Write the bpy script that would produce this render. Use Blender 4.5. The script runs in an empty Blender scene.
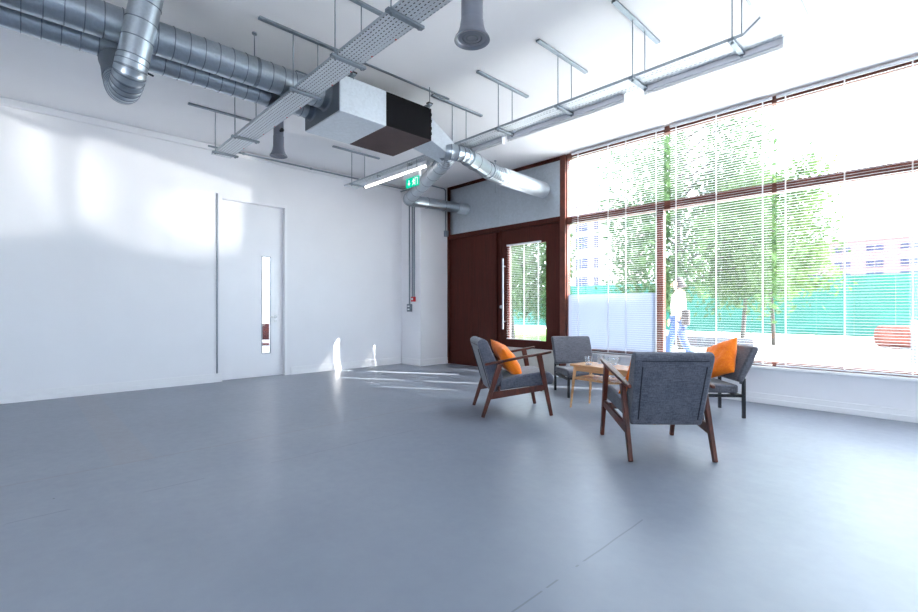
import bpy, bmesh, math, random
from mathutils import Vector, Matrix, noise
random.seed(7)
PI = math.pi
scn = bpy.context.scene
col = scn.collection
D = bpy.data

# ------------------------------------------------------------------ materials
def lin(r, g, b):
    f = lambda c: (c / 255 / 12.92) if c / 255 <= .04045 else ((c / 255 + .055) / 1.055) ** 2.4
    return (f(r), f(g), f(b), 1)

class NT:
    def __init__(s, name):
        s.m = D.materials.new(name); s.m.use_nodes = True
        s.t = s.m.node_tree; s.t.nodes.clear()
        s.out = s.n('ShaderNodeOutputMaterial')
    def n(s, kind, **kw):
        nd = s.t.nodes.new(kind)
        for k, v in kw.items():
            if k in nd.inputs: s.set(nd, k, v)
            else: setattr(nd, k, v)
        return nd
    def set(s, nd, k, v):
        if hasattr(v, 'is_output') or isinstance(v, bpy.types.NodeSocket): s.t.links.new(v, nd.inputs[k])
        else: nd.inputs[k].default_value = v
    def math(s, op, a, b=None, c=None):
        nd = s.n('ShaderNodeMath', operation=op)
        for i, v in enumerate((a, b, c)):
            if v is not None: s.set(nd, i, v)
        return nd.outputs[0]
    def ramp(s, fac, stops):
        nd = s.n('ShaderNodeValToRGB'); s.set(nd, 0, fac)
        cr = nd.color_ramp
        while len(cr.elements) < len(stops): cr.elements.new(.5)
        for e, (p, c) in zip(cr.elements, stops): e.position = p; e.color = c
        return nd.outputs[0]
    def mix(s, fac, a, b):
        nd = s.n('ShaderNodeMix', data_type='RGBA')
        s.set(nd, 0, fac); s.set(nd, 6, a); s.set(nd, 7, b)
        return nd.outputs[2]
    def obj(s, scale=(1, 1, 1)):
        tc = s.n('ShaderNodeTexCoord'); mp = s.n('ShaderNodeMapping')
        s.t.links.new(tc.outputs['Object'], mp.inputs[0]); mp.inputs['Scale'].default_value = scale
        return mp.outputs[0]
    def noise(s, vec, scale, detail=3, rough=.5):
        nd = s.n('ShaderNodeTexNoise'); s.set(nd, 'Vector', vec)
        nd.inputs['Scale'].default_value = scale; nd.inputs['Detail'].default_value = detail
        nd.inputs['Roughness'].default_value = rough
        return nd.outputs['Fac']
    def bump(s, h, strength, dist=.002):
        nd = s.n('ShaderNodeBump'); s.set(nd, 'Height', h)
        nd.inputs['Strength'].default_value = strength; nd.inputs['Distance'].default_value = dist
        return nd.outputs[0]
    def pbr(s, **kw):
        p = s.n('ShaderNodeBsdfPrincipled')
        for k, v in kw.items(): s.set(p, k.replace('_', ' '), v)
        return p
    def done(s, sh):
        s.t.links.new(sh, s.out.inputs[0]); return s.m

def k(c, f): return (c[0] * f, c[1] * f, c[2] * f, 1)

def plain(name, c, rough=.5, metal=0, var=.06, scale=6, bump=0, bscale=60, spec=.5):
    t = NT(name); v = t.obj()
    nz = t.noise(v, scale, 4)
    colr = t.ramp(nz, [(.3, k(c, 1 - var)), (.7, k(c, 1 + var))])
    p = t.pbr(Base_Color=colr, Roughness=rough, Metallic=metal)
    p.inputs['Specular IOR Level'].default_value = spec
    if bump: t.set(p, 'Normal', t.bump(t.noise(v, bscale, 3), bump))
    return t.done(p.outputs[0])

def wood(name, dark, light, rough=.4, axis=(14, 14, 1.2), scale=3, spec=.5):
    t = NT(name); v = t.obj(axis)
    n1 = t.noise(v, scale, 6, .6); n2 = t.noise(v, scale * 6, 4)
    f = t.math('ADD', t.math('MULTIPLY', n1, .75), t.math('MULTIPLY', n2, .25))
    c = t.ramp(f, [(.3, dark), (.7, light)])
    p = t.pbr(Base_Color=c, Roughness=rough, Normal=t.bump(n2, .15))
    p.inputs['Specular IOR Level'].default_value = spec
    return t.done(p.outputs[0])

def fabric(name, a, b, ws=190, rough=.9, wrinkle=0, sheen=.2):
    t = NT(name); v = t.obj()
    w1 = t.noise(t.obj((1, 1, .12)), ws, 2); w2 = t.noise(t.obj((.12, .12, 1)), ws, 2)
    big = t.noise(v, 9, 3)
    f = t.math('ADD', t.math('MULTIPLY', t.math('ADD', w1, w2), .4), t.math('MULTIPLY', big, .2))
    c = t.ramp(f, [(.38, a), (.62, b)])
    p = t.pbr(Base_Color=c, Roughness=rough)
    p.inputs['Sheen Weight'].default_value = sheen
    nrm = t.bump(f, .35, .002)
    if wrinkle: nrm = t.bump(t.noise(v, 14, 3), wrinkle, .02)
    t.set(p, 'Normal', nrm)
    return t.done(p.outputs[0])

def galv(name, c, rough=.34, metal=.9, sc=60):
    t = NT(name); v = t.obj()
    vo = t.n('ShaderNodeTexVoronoi'); t.set(vo, 'Vector', v); vo.inputs['Scale'].default_value = sc
    sp = t.n('ShaderNodeSeparateColor'); t.set(sp, 0, vo.outputs['Color'])
    nz = t.noise(v, 4, 4)
    f = t.math('ADD', t.math('MULTIPLY', sp.outputs[0], .45), t.math('MULTIPLY', nz, .55))
    cc = t.ramp(f, [(.2, k(c, .93)), (.8, k(c, 1.06))])
    r = t.math('ADD', rough - .03, t.math('MULTIPLY', f, .06))
    p = t.pbr(Base_Color=cc, Roughness=r, Metallic=metal)
    return t.done(p.outputs[0])

def perforated(name, c, along, px=.036, py=.03, hw=.010, hh=.004):
    """galvanised sheet punched with rows of slots; 'along' is the axis the tray runs in"""
    t = NT(name); v = t.obj()
    sx = t.n('ShaderNodeSeparateXYZ'); t.set(sx, 0, v)
    a, b = (sx.outputs[0], sx.outputs[1]) if along == 'x' else (sx.outputs[1], sx.outputs[0])
    row = t.math('FLOOR', t.math('DIVIDE', b, py))
    off = t.math('MULTIPLY', t.math('MODULO', t.math('ABSOLUTE', row), 2), px * .5)
    da = t.math('ABSOLUTE', t.math('SUBTRACT', t.math('MULTIPLY', t.math('FRACT', t.math('DIVIDE', t.math('ADD', a, off), px)), px), px / 2))
    db = t.math('ABSOLUTE', t.math('SUBTRACT', t.math('MULTIPLY', t.math('FRACT', t.math('DIVIDE', b, py)), py), py / 2))
    hole = t.math('MULTIPLY', t.math('LESS_THAN', da, hw), t.math('LESS_THAN', db, hh))
    p = t.pbr(Base_Color=c, Roughness=.4, Metallic=.35)
    tr = t.n('ShaderNodeBsdfTransparent')
    mx = t.n('ShaderNodeMixShader'); t.set(mx, 0, hole); t.set(mx, 1, p.outputs[0]); t.set(mx, 2, tr.outputs[0])
    return t.done(mx.outputs[0])

def glassy(name, tint=(1, 1, 1, 1), refl=1.0, ior=1.45):
    t = NT(name)
    tr = t.n('ShaderNodeBsdfTransparent'); tr.inputs[0].default_value = tint
    gl = t.n('ShaderNodeBsdfGlossy'); gl.inputs['Roughness'].default_value = .02
    lw = t.n('ShaderNodeLayerWeight'); lw.inputs[0].default_value = .5
    f5 = t.math('ADD', .035, t.math('MULTIPLY', t.math('POWER', lw.outputs['Facing'], 5), .8))
    mx = t.n('ShaderNodeMixShader'); t.set(mx, 0, t.math('MULTIPLY', f5, refl))
    t.set(mx, 1, tr.outputs[0]); t.set(mx, 2, gl.outputs[0])
    return t.done(mx.outputs[0])

def emit(name, c, s):
    t = NT(name); e = t.n('ShaderNodeEmission'); e.inputs[0].default_value = c; e.inputs[1].default_value = s
    return t.done(e.outputs[0])

M = {}
M['wall'] = plain('wall_paint', lin(238, 238, 242), .6, var=.012, scale=2.5, bump=.05, bscale=90)
M['ceil'] = plain('ceiling_paint', lin(240, 240, 243), .7, var=.012, scale=2, bump=.04)
M['gloss'] = plain('white_gloss_paint', lin(240, 240, 243), .28, var=.01)
M['door_white'] = plain('door_white_paint', lin(240, 240, 244), .3, var=.01, scale=3)
M['brown'] = wood('dark_mahogany', lin(50, 15, 9), lin(82, 32, 22), .55, (22, 22, .7), spec=.22)
M['frame'] = wood('red_brown_frame', lin(70, 30, 20), lin(112, 54, 38), .4, (3, 3, 3))
M['walnut'] = wood('red_walnut', lin(46, 16, 10), lin(92, 40, 25), .42, (10, 10, 3))
M['oak'] = wood('light_beech', lin(186, 138, 94), lin(216, 170, 126), .2, (2, 16, 16))
M['galv'] = galv('galvanised_duct', (.42, .47, .52, 1), .30)
M['galvd'] = galv('galvanised_seam', (.22, .25, .29, 1), .5)
M['panel'] = galv('galvanised_sheet', (.50, .55, .60, 1), .34, .75, 30)
M['strut'] = galv('strut_steel', (.25, .29, .33, 1), .45, .8)
M['boxs'] = galv('unit_casing', (.60, .65, .70, 1), .45, .55, 40)
M['insul'] = plain('black_insulation', lin(9, 8, 12), .8, var=.2, bump=.4, bscale=120, spec=.15)
M['insul2'] = plain('brown_black_insulation', lin(74, 62, 64), .8, var=.08, spec=.2, bump=.3, bscale=120)
M['trayx'] = perforated('perforated_tray', (.62, .66, .70, 1), 'x')
M['trayl'] = galv('tray_lip', (.45, .50, .55, 1), .42, .8)
M['grey'] = fabric('grey_wool', lin(58, 62, 75), lin(96, 100, 113))
M['greyd'] = fabric('dark_grey_wool', lin(57, 59, 69), lin(94, 96, 107))
M['seam'] = plain('seam_thread', lin(36, 37, 46), .9)
M['orange'] = fabric('orange_cotton', lin(240, 106, 0), lin(255, 140, 4), 300, wrinkle=.8)
M['black'] = plain('black_steel', lin(24, 26, 32), .4, spec=.5)
M['chrome'] = plain('satin_steel', (.50, .51, .54, 1), .3, 1, .03)
M['white_pl'] = plain('white_plastic', lin(236, 236, 238), .35, var=.01)
M['batten'] = plain('batten_casing', lin(214, 216, 224), .4, var=.01)
M['slat'] = plain('white_slat', lin(214, 217, 224), .35, var=.01)
M['cord'] = plain('blind_cord', lin(244, 244, 246), .8, var=.01)
M['red'] = plain('red_plastic', lin(190, 20, 28), .35)
M['greypl'] = plain('grey_switch_metal', lin(112, 120, 132), .4, .3)
M['glass'] = glassy('window_glass', (.97, .985, .98, 1), .8)
M['tumbler'] = glassy('drinking_glass', (.965, .975, .985, 1), 2.4)
M['sign_g'] = emit('sign_green', lin(0, 214, 172), .36)
M['sign_w'] = emit('sign_white', (1, 1, 1, 1), .5)
M['tube'] = emit('lamp_tube', (1, .9, .82, 1), 6)
M['foliage'] = None

t = NT('frosted_film')                      # etched film: scatters light, lets only a little straight through
tl = t.n('ShaderNodeBsdfTranslucent'); tl.inputs[0].default_value = (.30, .33, .40, 1)
df = t.n('ShaderNodeBsdfDiffuse'); df.inputs[0].default_value = (.5, .53, .6, 1)
tp = t.n('ShaderNodeBsdfTransparent'); tp.inputs[0].default_value = (.95, .97, 1, 1)
m1 = t.n('ShaderNodeMixShader'); t.set(m1, 0, .25); t.set(m1, 1, tl.outputs[0]); t.set(m1, 2, df.outputs[0])
m2 = t.n('ShaderNodeMixShader'); t.set(m2, 0, .04); t.set(m2, 1, m1.outputs[0]); t.set(m2, 2, tp.outputs[0])
M['film'] = t.done(m2.outputs[0])

# floor: blue-grey sheet vinyl with welded seams, scuffs and a taped band
t = NT('grey_vinyl'); v = t.obj()
n1 = t.noise(v, 1.1, 5, .6); n2 = t.noise(v, 14, 5, .65); n3 = t.noise(v, 260, 2)
base = t.ramp(n1, [(.3, lin(122, 130, 144)), (.7, lin(134, 142, 155))])
base = t.mix(t.math('MULTIPLY', n2, .25), base, lin(106, 114, 131))
sx = t.n('ShaderNodeSeparateXYZ'); t.set(sx, 0, v)
X, Y = sx.outputs[0], sx.outputs[1]
wob = t.math('MULTIPLY', t.math('SUBTRACT', t.noise(v, 3, 2), .5), .012)
def line_at(x, w): return t.math('LESS_THAN', t.math('ABSOLUTE', t.math('ADD', t.math('SUBTRACT', X, x), wob)), w)
base = t.mix(t.math('MULTIPLY', line_at(-4.007, .012), .35), base, lin(122, 112, 112))
base = t.mix(t.math('MULTIPLY', t.math('MULTIPLY', line_at(-1.075, .004), t.math('MULTIPLY', t.math('GREATER_THAN', t.noise(v, 5, 3), .42), t.math('LESS_THAN', Y, 2.35))), .55), base, lin(84, 88, 98))
base = t.mix(t.math('MULTIPLY', t.math('MULTIPLY', line_at(-3.3, .005), t.math('GREATER_THAN', t.noise(v, 2, 3), .5)), .5), base, lin(96, 98, 108))
band = t.math('MULTIPLY', t.math('LESS_THAN', t.math('ABSOLUTE', t.math('SUBTRACT', Y, .60)), .12), t.math('LESS_THAN', X, -4.0))
base = t.mix(t.math('MULTIPLY', band, t.math('MULTIPLY', n2, .35)), base, lin(150, 134, 126))
vo = t.n('ShaderNodeTexVoronoi'); t.set(vo, 'Vector', v); vo.inputs['Scale'].default_value = 1.7
speck = t.math('LESS_THAN', vo.outputs['Distance'], .010)
base = t.mix(speck, base, lin(40, 42, 50))
rg = t.math('ADD', .31, t.math('MULTIPLY', n2, .16))
p = t.pbr(Base_Color=base, Roughness=rg, Normal=t.bump(t.math('ADD', n3, t.math('MULTIPLY', n2, 2)), .05, .002))
p.inputs['Specular IOR Level'].default_value = .8
M['floor'] = t.done(p.outputs[0])

# outdoors
M['pave'] = plain('pale_paving', lin(222, 218, 212), .8, var=.05, scale=.8)
M['teal'] = plain('teal_hoarding', lin(0, 92, 80), .7, var=.18, scale=.7)
M['bld'] = plain('pale_render', lin(112, 92, 94), .8, var=.03, scale=.3)
M['bld2'] = plain('white_render', lin(118, 108, 114), .8, var=.02, scale=.3)
M['bwin'] = plain('blue_grey_glazing', lin(22, 30, 66), .5, var=.2, scale=.4)
M['bark'] = plain('grey_bark', lin(62, 58, 56), .9, var=.25, scale=14, bump=.5)
M['grass'] = plain('lawn_green', lin(104, 150, 50), .9, var=.2, scale=5)
M['brick'] = plain('red_brown_log', lin(104, 50, 38), .8, var=.4, scale=3)
M['stone'] = plain('grey_stone', lin(84, 86, 96), .8, var=.15)
def leafmat(name, a, b):
    t = NT(name); nz = t.noise(t.obj(), 1.6, 4)
    c = t.ramp(nz, [(.3, a), (.7, b)])
    d = t.n('ShaderNodeBsdfDiffuse'); t.set(d, 0, c)
    l = t.n('ShaderNodeBsdfTranslucent'); t.set(l, 0, c)
    mx = t.n('ShaderNodeMixShader'); t.set(mx, 0, .4); t.set(mx, 1, d.outputs[0]); t.set(mx, 2, l.outputs[0])
    return t.done(mx.outputs[0])
M['leaf'] = leafmat('green_leaves', lin(52, 74, 50), lin(92, 116, 78))
M['leaf2'] = leafmat('pale_green_leaves', lin(64, 88, 52), lin(104, 128, 76))
M['skin'] = plain('skin', lin(214, 160, 130), .5)
M['shirt'] = plain('white_cotton', lin(238, 234, 230), .85)
M['jeans'] = plain('blue_denim', lin(56, 78, 124), .85, var=.15, scale=30)
M['hair'] = plain('dark_hair', lin(46, 38, 40), .6)
M['maroon'] = plain('maroon_vinyl', lin(60, 8, 14), .5)

# ------------------------------------------------------------------ mesh helper
class MB:
    def __init__(s): s.v = []; s.f = []; s.mi = []; s.sm = []
    def add(s, vs, fs, mi=0, sm=False):
        o = len(s.v); s.v += [tuple(p) for p in vs]
        for f in fs: s.f.append([i + o for i in f]); s.mi.append(mi); s.sm.append(sm)
        return s
    def box(s, x0, x1, y0, y1, z0, z1, mi=0):
        return s.add([(x0, y0, z0), (x1, y0, z0), (x1, y1, z0), (x0, y1, z0), (x0, y0, z1), (x1, y0, z1), (x1, y1, z1), (x0, y1, z1)],
                     [(0, 3, 2, 1), (4, 5, 6, 7), (0, 1, 5, 4), (1, 2, 6, 5), (2, 3, 7, 6), (3, 0, 4, 7)], mi)
    def beam(s, p0, p1, a0, b0, a1=None, b1=None, side=(1, 0, 0), mi=0):
        """bar from p0 to p1; a = size along 'side', b = size across it"""
        a1 = a0 if a1 is None else a1; b1 = b0 if b1 is None else b1
        p0 = Vector(p0); p1 = Vector(p1); d = (p1 - p0).normalized(); S = Vector(side)
        S = (S - d * S.dot(d)).normalized(); T = d.cross(S)
        vs = []
        for p, a, b in ((p0, a0, b0), (p1, a1, b1)):
            vs += [p - S * a / 2 - T * b / 2, p + S * a / 2 - T * b / 2, p + S * a / 2 + T * b / 2, p - S * a / 2 + T * b / 2]
        return s.add(vs, [(0, 3, 2, 1), (4, 5, 6, 7), (0, 1, 5, 4), (1, 2, 6, 5), (2, 3, 7, 6), (3, 0, 4, 7)], mi)
    def tube(s, pts, r, n=16, caps=True, mi=0, ring_mi=None):
        pts = [Vector(p) for p in pts]; m = len(pts)
        rs = r if isinstance(r, (list, tuple)) else [r] * m
        d0 = (pts[1] - pts[0]).normalized()
        up = Vector((0, 0, 1)) if abs(d0.z) < .9 else Vector((1, 0, 0))
        S = (up - d0 * up.dot(d0)).normalized(); vs = []
        for i in range(m):
            if i == 0: d = pts[1] - pts[0]
            elif i == m - 1: d = pts[-1] - pts[-2]
            else: d = (pts[i] - pts[i - 1]).normalized() + (pts[i + 1] - pts[i]).normalized()
            d.normalize(); S = (S - d * S.dot(d)).normalized(); T = d.cross(S)
            for j in range(n):
                a = 2 * PI * j / n; vs.append(pts[i] + (S * math.cos(a) + T * math.sin(a)) * rs[i])
        o = len(s.v); s.v += [tuple(p) for p in vs]
        for i in range(m - 1):
            q = mi if ring_mi is None or not ring_mi(i) else 1
            for j in range(n):
                s.f.append([o + i * n + j, o + i * n + (j + 1) % n, o + (i + 1) * n + (j + 1) % n, o + (i + 1) * n + j]); s.mi.append(q); s.sm.append(True)
        if caps:
            s.f.append([o + j for j in range(n)][::-1]); s.mi.append(mi); s.sm.append(False)
            s.f.append([o + (m - 1) * n + j for j in range(n)]); s.mi.append(mi); s.sm.append(False)
        return s
    def lathe(s, prof, c=(0, 0, 0), n=32, mi=0):
        vs = []; m = len(prof)
        for r, z in prof:
            for j in range(n):
                a = 2 * PI * j / n; vs.append((c[0] + r * math.cos(a), c[1] + r * math.sin(a), c[2] + z))
        fs = [(i * n + j, i * n + (j + 1) % n, (i + 1) * n + (j + 1) % n, (i + 1) * n + j) for i in range(m - 1) for j in range(n)]
        return s.add(vs, fs, mi, True)
    def prism(s, poly, z0, z1, mi=0):
        n = len(poly)
        vs = [(x, y, z0) for x, y in poly] + [(x, y, z1) for x, y in poly]
        fs = [tuple(range(n))[::-1], tuple(range(n, 2 * n))] + [(i, (i + 1) % n, n + (i + 1) % n, n + i) for i in range(n)]
        return s.add(vs, fs, mi)
    def profx(s, prof, x0, x1, mi=0):
        """closed (y,z) outline extruded along x"""
        n = len(prof)
        vs = [(x0, y, z) for y, z in prof] + [(x1, y, z) for y, z in prof]
        fs = [tuple(range(n)), tuple(range(n, 2 * n))[::-1]] + [(i, n + i, n + (i + 1) % n, (i + 1) % n) for i in range(n)]
        return s.add(vs, fs, mi)
    def build(s, name, mats, parent=None, bevel=0, seg=2, top=False, sub=0, smooth=None):
        mats = mats if isinstance(mats, (list, tuple)) else [mats]
        me = D.meshes.new(name); vs = s.v; loc = (0, 0, 0)
        if top:
            xs = [p[0] for p in vs]; ys = [p[1] for p in vs]; zs = [p[2] for p in vs]
            loc = ((min(xs) + max(xs)) / 2, (min(ys) + max(ys)) / 2, min(zs))
            vs = [(p[0] - loc[0], p[1] - loc[1], p[2] - loc[2]) for p in vs]
        me.from_pydata(vs, [], s.f)
        for m in mats: me.materials.append(m)
        for p, a, b in zip(me.polygons, s.mi, s.sm): p.material_index = a; p.use_smooth = b
        bm = bmesh.new(); bm.from_mesh(me); bmesh.ops.recalc_face_normals(bm, faces=bm.faces); bm.to_mesh(me); bm.free()
        o = D.objects.new(name, me); col.objects.link(o); o.location = loc
        if parent: o.parent = parent
        if bevel:
            md = o.modifiers.new('bevel', 'BEVEL'); md.width = bevel; md.segments = seg; md.limit_method = 'ANGLE'; md.angle_limit = .6
            for p in me.polygons: p.use_smooth = True
            me.set_sharp_from_angle(angle=1.2)
            o.modifiers.new('weighted', 'WEIGHTED_NORMAL').keep_sharp = True
        elif any(s.sm): me.set_sharp_from_angle(angle=.7)
        if sub: md = o.modifiers.new('sub', 'SUBSURF'); md.levels = md.render_levels = sub
        return o

def tag(o, label, cat, group=None, kind=None):
    o['label'] = label; o['category'] = cat
    if group: o['group'] = group
    if kind: o['kind'] = kind
    return o
def thing(name, label, cat, loc=(0, 0, 0), rz=0, group=None):
    o = D.objects.new(name, None); col.objects.link(o); o.empty_display_size = .1
    o.location = loc; o.rotation_euler = (0, 0, rz)
    return tag(o, label, cat, group)
def struct(o, label=None, cat=None):
    o['kind'] = 'structure'
    if label: o['label'] = label; o['category'] = cat
    return o
def copy_tree(o, parent=None):
    c = o.copy(); col.objects.link(c)
    if parent: c.parent = parent
    for ch in list(o.children): copy_tree(ch, c)
    return c
def bx(*a): return MB().box(*a)

# ------------------------------------------------------------------ the room
H = 1.1                                   # eye height
XL, YF, ZC = -7.49, 6.256, 3.535          # left wall, front (window) wall, ceiling
XR, YB = 4.2, -4.5
PX, PY = -6.88, 5.55                     # corner pier
struct(bx(XL - .15, XR + .15, YB - .15, YF + .12, -.12, 0).build('floor', M['floor'], top=False), 'blue-grey sheet vinyl floor with faint welded seams', 'floor')
struct(bx(XL - .15, XR + .15, YB - .15, YF + .2, ZC, ZC + .2).build('ceiling', M['ceil']), 'flat white painted ceiling', 'ceiling')
DY0, DY1, DZ = 2.16, 3.205, 2.80          # left doorway
wl = MB().box(XL - .15, XL, YB - .15, DY0, 0, ZC).box(XL - .15, XL, DY1, YF + .12, 0, ZC).box(XL - .15, XL, DY0, DY1, DZ, ZC)
struct(wl.build('wall_left', M['wall']), 'long white painted wall with a flush door', 'wall')
struct(bx(XL, PX, PY, YF + .12, 0, ZC).build('wall_corner_pier', M['wall']), 'square white pier in the corner beside the brown panels', 'wall')
struct(bx(XR, XR + .15, YB, YF, 0, ZC).build('wall_right', M['wall']), 'white wall', 'wall')
struct(MB().box(XL, -.6, YB - .15, YB, 0, ZC).box(3.6, XR, YB - .15, YB, 0, ZC).box(-.6, 3.6, YB - .15, YB, 0, .45).box(-.6, 3.6, YB - .15, YB, 3.1, ZC).build('wall_back', M['wall']), 'white wall with a long unseen opening added opposite the shop front for fill light', 'wall')  # rear opening is added out of view to brighten the room
WX0, WX1 = -4.1, 3.2
SILL = .436
wf = MB().box(-4.2, XR, YF, YF + .12, 0, SILL).box(WX1, XR, YF, YF + .12, SILL, ZC)
struct(wf.build('wall_front', M['wall']), 'low white wall under the big shop window', 'wall')
struct(MB().box(-4.1, WX1, YF - .10, YF, SILL - .03, SILL).build('trim_1', M['gloss'], bevel=.006), 'white window ledge', 'window ledge')
# skirtings: two stepped boards
def skirt(name, x0, x1, y0, y1, ax, label):
    m = MB()
    if ax == 'x':   # faces +x
        m.box(x0, x0 + .024, y0, y1, 0, .066).box(x0, x0 + .016, y0, y1, .066, .122)
    else:
        m.box(x0, x1, y1 - .026, y1, 0, .06).box(x0, x1, y1 - .018, y1, .06, .117)
    struct(m.build(name, M['gloss'], bevel=.003), label, 'skirting')
m = MB()
for a, b in ((YB, DY0 + .035), (DY1 + .06, PY)): m.box(XL, XL + .024, a, b, 0, .066).box(XL, XL + .016, a, b, .066, .128)
struct(m.build('baseboard_left', M['gloss'], bevel=.003), 'white stepped skirting along the long white wall', 'skirting')
skirt('baseboard_front', -4.2, XR, 0, YF, 'y', 'white stepped skirting under the shop window')
m = MB().box(PX, PX + .024, PY - .024, 6.23, 0, .066).box(PX, PX + .016, PY - .016, 6.23, .066, .122)
m.box(XL + .024, PX, PY - .024, PY, 0, .066).box(XL + .016, PX, PY - .016, PY, .066, .122)
struct(m.build('baseboard_pier', M['gloss']), 'white skirting around the corner pier', 'skirting')
struct(bx(XL, XL + .035, YB, PY, ZC - .09, ZC).build('trim_2', M['wall'], bevel=.01), 'plain white cornice along the long white wall', 'cornice')

# ---- left door with narrow vision panel
d1 = struct(MB().box(XL - .15, XL + .004, DY0, DY0 + .05, 0, DZ).box(XL - .15, XL + .004, DY1 - .035, DY1, 0, DZ).box(XL - .15, XL + .004, DY0 + .05, DY1 - .035, DZ - .04, DZ)
            .build('door_1', M['door_white']), 'tall white flush door with a narrow vision pane', 'door')
fy0, fy1, fz1 = DY0 + .052, DY1 - .037, DZ - .043
vy0, vy1, vz0, vz1 = 2.83, 2.965, .375, 1.94
lx0, lx1 = XL - .140, XL - .09
lf = MB().box(lx0, lx1, fy0, vy0, .003, fz1).box(lx0, lx1, vy1, fy1, .003, fz1).box(lx0, lx1, vy0, vy1, .003, vz0).box(lx0, lx1, vy0, vy1, vz1, fz1)
leaf = lf.build('door_leaf', M['door_white'], d1)
bead = MB()
for a in ((vy0 - .008, vy0 + .006, vz0, vz1), (vy1 - .006, vy1 + .008, vz0, vz1), (vy0, vy1, vz0 - .008, vz0 + .006), (vy0, vy1, vz1 - .006, vz1 + .008)):
    bead.box(lx1 - .004, lx1 + .005, *a)
bead.build('glazing_bead', M['strut'], leaf)
bx(lx0 + .02, lx0 + .026, vy0 + .001, vy1 - .001, vz0 + .001, vz1 - .001).build('pane', M['glass'], leaf)
hb = MB().tube([(lx1, 3.045, .965), (lx1 + .055, 3.045, .965)], .009, 10).tube([(lx1 + .055, 3.052, .965), (lx1 + .055, 2.93, .965)], .009, 10)
hb.tube([(lx1, 3.045, .965), (lx1 + .01, 3.045, .965)], .026, 16)
hb.build('handle', M['chrome'], leaf)
MB().tube([(lx1, 3.045, .90), (lx1 + .008, 3.045, .90)], .022, 16).build('lock_plate', M['chrome'], leaf)
struct(bx(XL, XL + .012, 2.126, 2.146, .13, DZ + .025).build('trim_3', M['galvd']), 'slim grey metal strip beside the white door', 'trim')
# corridor behind it
m = MB().box(XL - 2.0, XL - 1.9, 1.2, 5.0, 0, 2.9).box(XL - 1.9, XL - .15, 1.2, 1.3, 0, 2.9).box(XL - 1.9, XL - .15, 4.9, 5.0, 0, 2.9)
struct(m.build('wall_corridor', M['wall']), 'white corridor wall behind the door', 'wall')
struct(bx(XL - 2.0, XL - .15, 1.2, 5.0, -.12, 0).build('floor_corridor', M['floor']), 'corridor floor', 'floor')
struct(bx(XL - 2.0, XL - .15, 1.2, 5.0, 2.9, 3.0).build('ceiling_corridor', M['ceil']), 'corridor ceiling', 'ceiling')
r = thing('folding_chair', 'maroon folding chair with black crossed legs seen through the narrow door pane', 'chair', (-8.45, 3.27, 0), .9)
bx(-.2, .2, -.19, .19, .44, .47).build('seat', M['maroon'], r, .01)
bx(-.2, .2, .19, .215, .52, .82).build('backrest', M['maroon'], r, .008)
for sx_ in (-.21, .21):
    MB().tube([(sx_, .24, .82), (sx_, -.20, 0.012)], .012, 8).build('leg', M['black'], r)
    MB().tube([(sx_ * .9, -.15, .44), (sx_ * .9, .26, 0.012)], .012, 8).build('leg', M['black'], r)
MB().tube([(-.21, -.17, .10), (.21, -.17, .10)], .008, 8).build('stretcher', M['black'], r)

# ---- brown panel, door and steel panels in the front wall
PX0 = -7.0
m = MB()
nb = 8
for a, b in ((PX + .05, -6.22), (-6.218, -5.585)): m.box(a, b, YF + .012, YF + .06, .0, 2.488)
m.box(PX + .05, -5.60, YF + .06, YF + .10, 0, 2.49)
struct(m.build('wall_brown_panel', M['brown']), 'dark brown boarded panel beside the pier', 'panel')
m = MB().box(PX, PX + .05, YF - .02, YF + .1, 0, ZC).box(-5.59, -5.50, YF + .055, YF + .1, 0, 2.49).box(PX + .05, -4.2, YF - .02, YF + .1, 2.49, 2.575).box(PX + .05, -4.2, YF - .02, YF + .1, ZC - .05, ZC)
struct(m.build('trim_5', M['brown'], bevel=.003), 'dark brown frame around the panel, the door and the steel sheets', 'frame')
struct(bx(-4.2, -4.1, YF - .03, YF + .1, 0, ZC).build('trim_6', M['frame'], bevel=.003), 'red-brown post between door and window', 'post')
d2 = MB().box(-5.50, -5.46, YF - .005, YF + .09, 0, 2.49).box(-4.235, -4.2, YF - .005, YF + .09, 0, 2.49).build('door_2', M['brown'])
struct(d2, 'dark brown entrance door with a tall glass pane', 'door')
gx0, gx1, gz0, gz1 = -5.285, -4.487, .56, 2.20
ya, yb_ = YF + .0, YF + .05
lf = MB().box(-5.455, gx0, ya, yb_, .425, 2.485).box(gx1, -4.24, ya, yb_, .425, 2.485).box(gx0, gx1, ya, yb_, .425, gz0).box(gx0, gx1, ya, yb_, gz1, 2.485)
leaf2 = lf.build('door_leaf', M['brown'], d2)
bx(gx0 + .001, gx1 - .001, ya + .022, ya + .028, gz0 + .001, gz1 - .001).build('pane', M['glass'], leaf2)
bx(-5.455, -4.24, ya + .004, yb_, .012, .424).build('kick_panel', plain('kick_panel_grey', lin(206, 202, 196), .5), leaf2)
hd = MB().tube([(-5.36, YF - .07, .735), (-5.36, YF - .07, 1.985)], .016, 14)
for z in (.87, 1.85): hd.tube([(-5.36, YF - .07, z), (-5.36, YF + .001, z)], .010, 10)
hd.build('pull_handle', M['chrome'], leaf2)
MB().tube([(-5.44, YF + .001, 1.13), (-5.44, YF - .035, 1.13)], [.032, .028], 16).build('lock', M['chrome'], leaf2)
for i, (a, b) in enumerate(((PX + .05, -5.513), (-5.508, -4.2))):
    struct(bx(a, b, YF + .02, YF + .05, 2.575, ZC - .05).build('wall_steel_panel', M['panel'], bevel=.004), ('left', 'right')[i] + ' galvanised steel sheet above the brown panels', 'panel')

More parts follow.
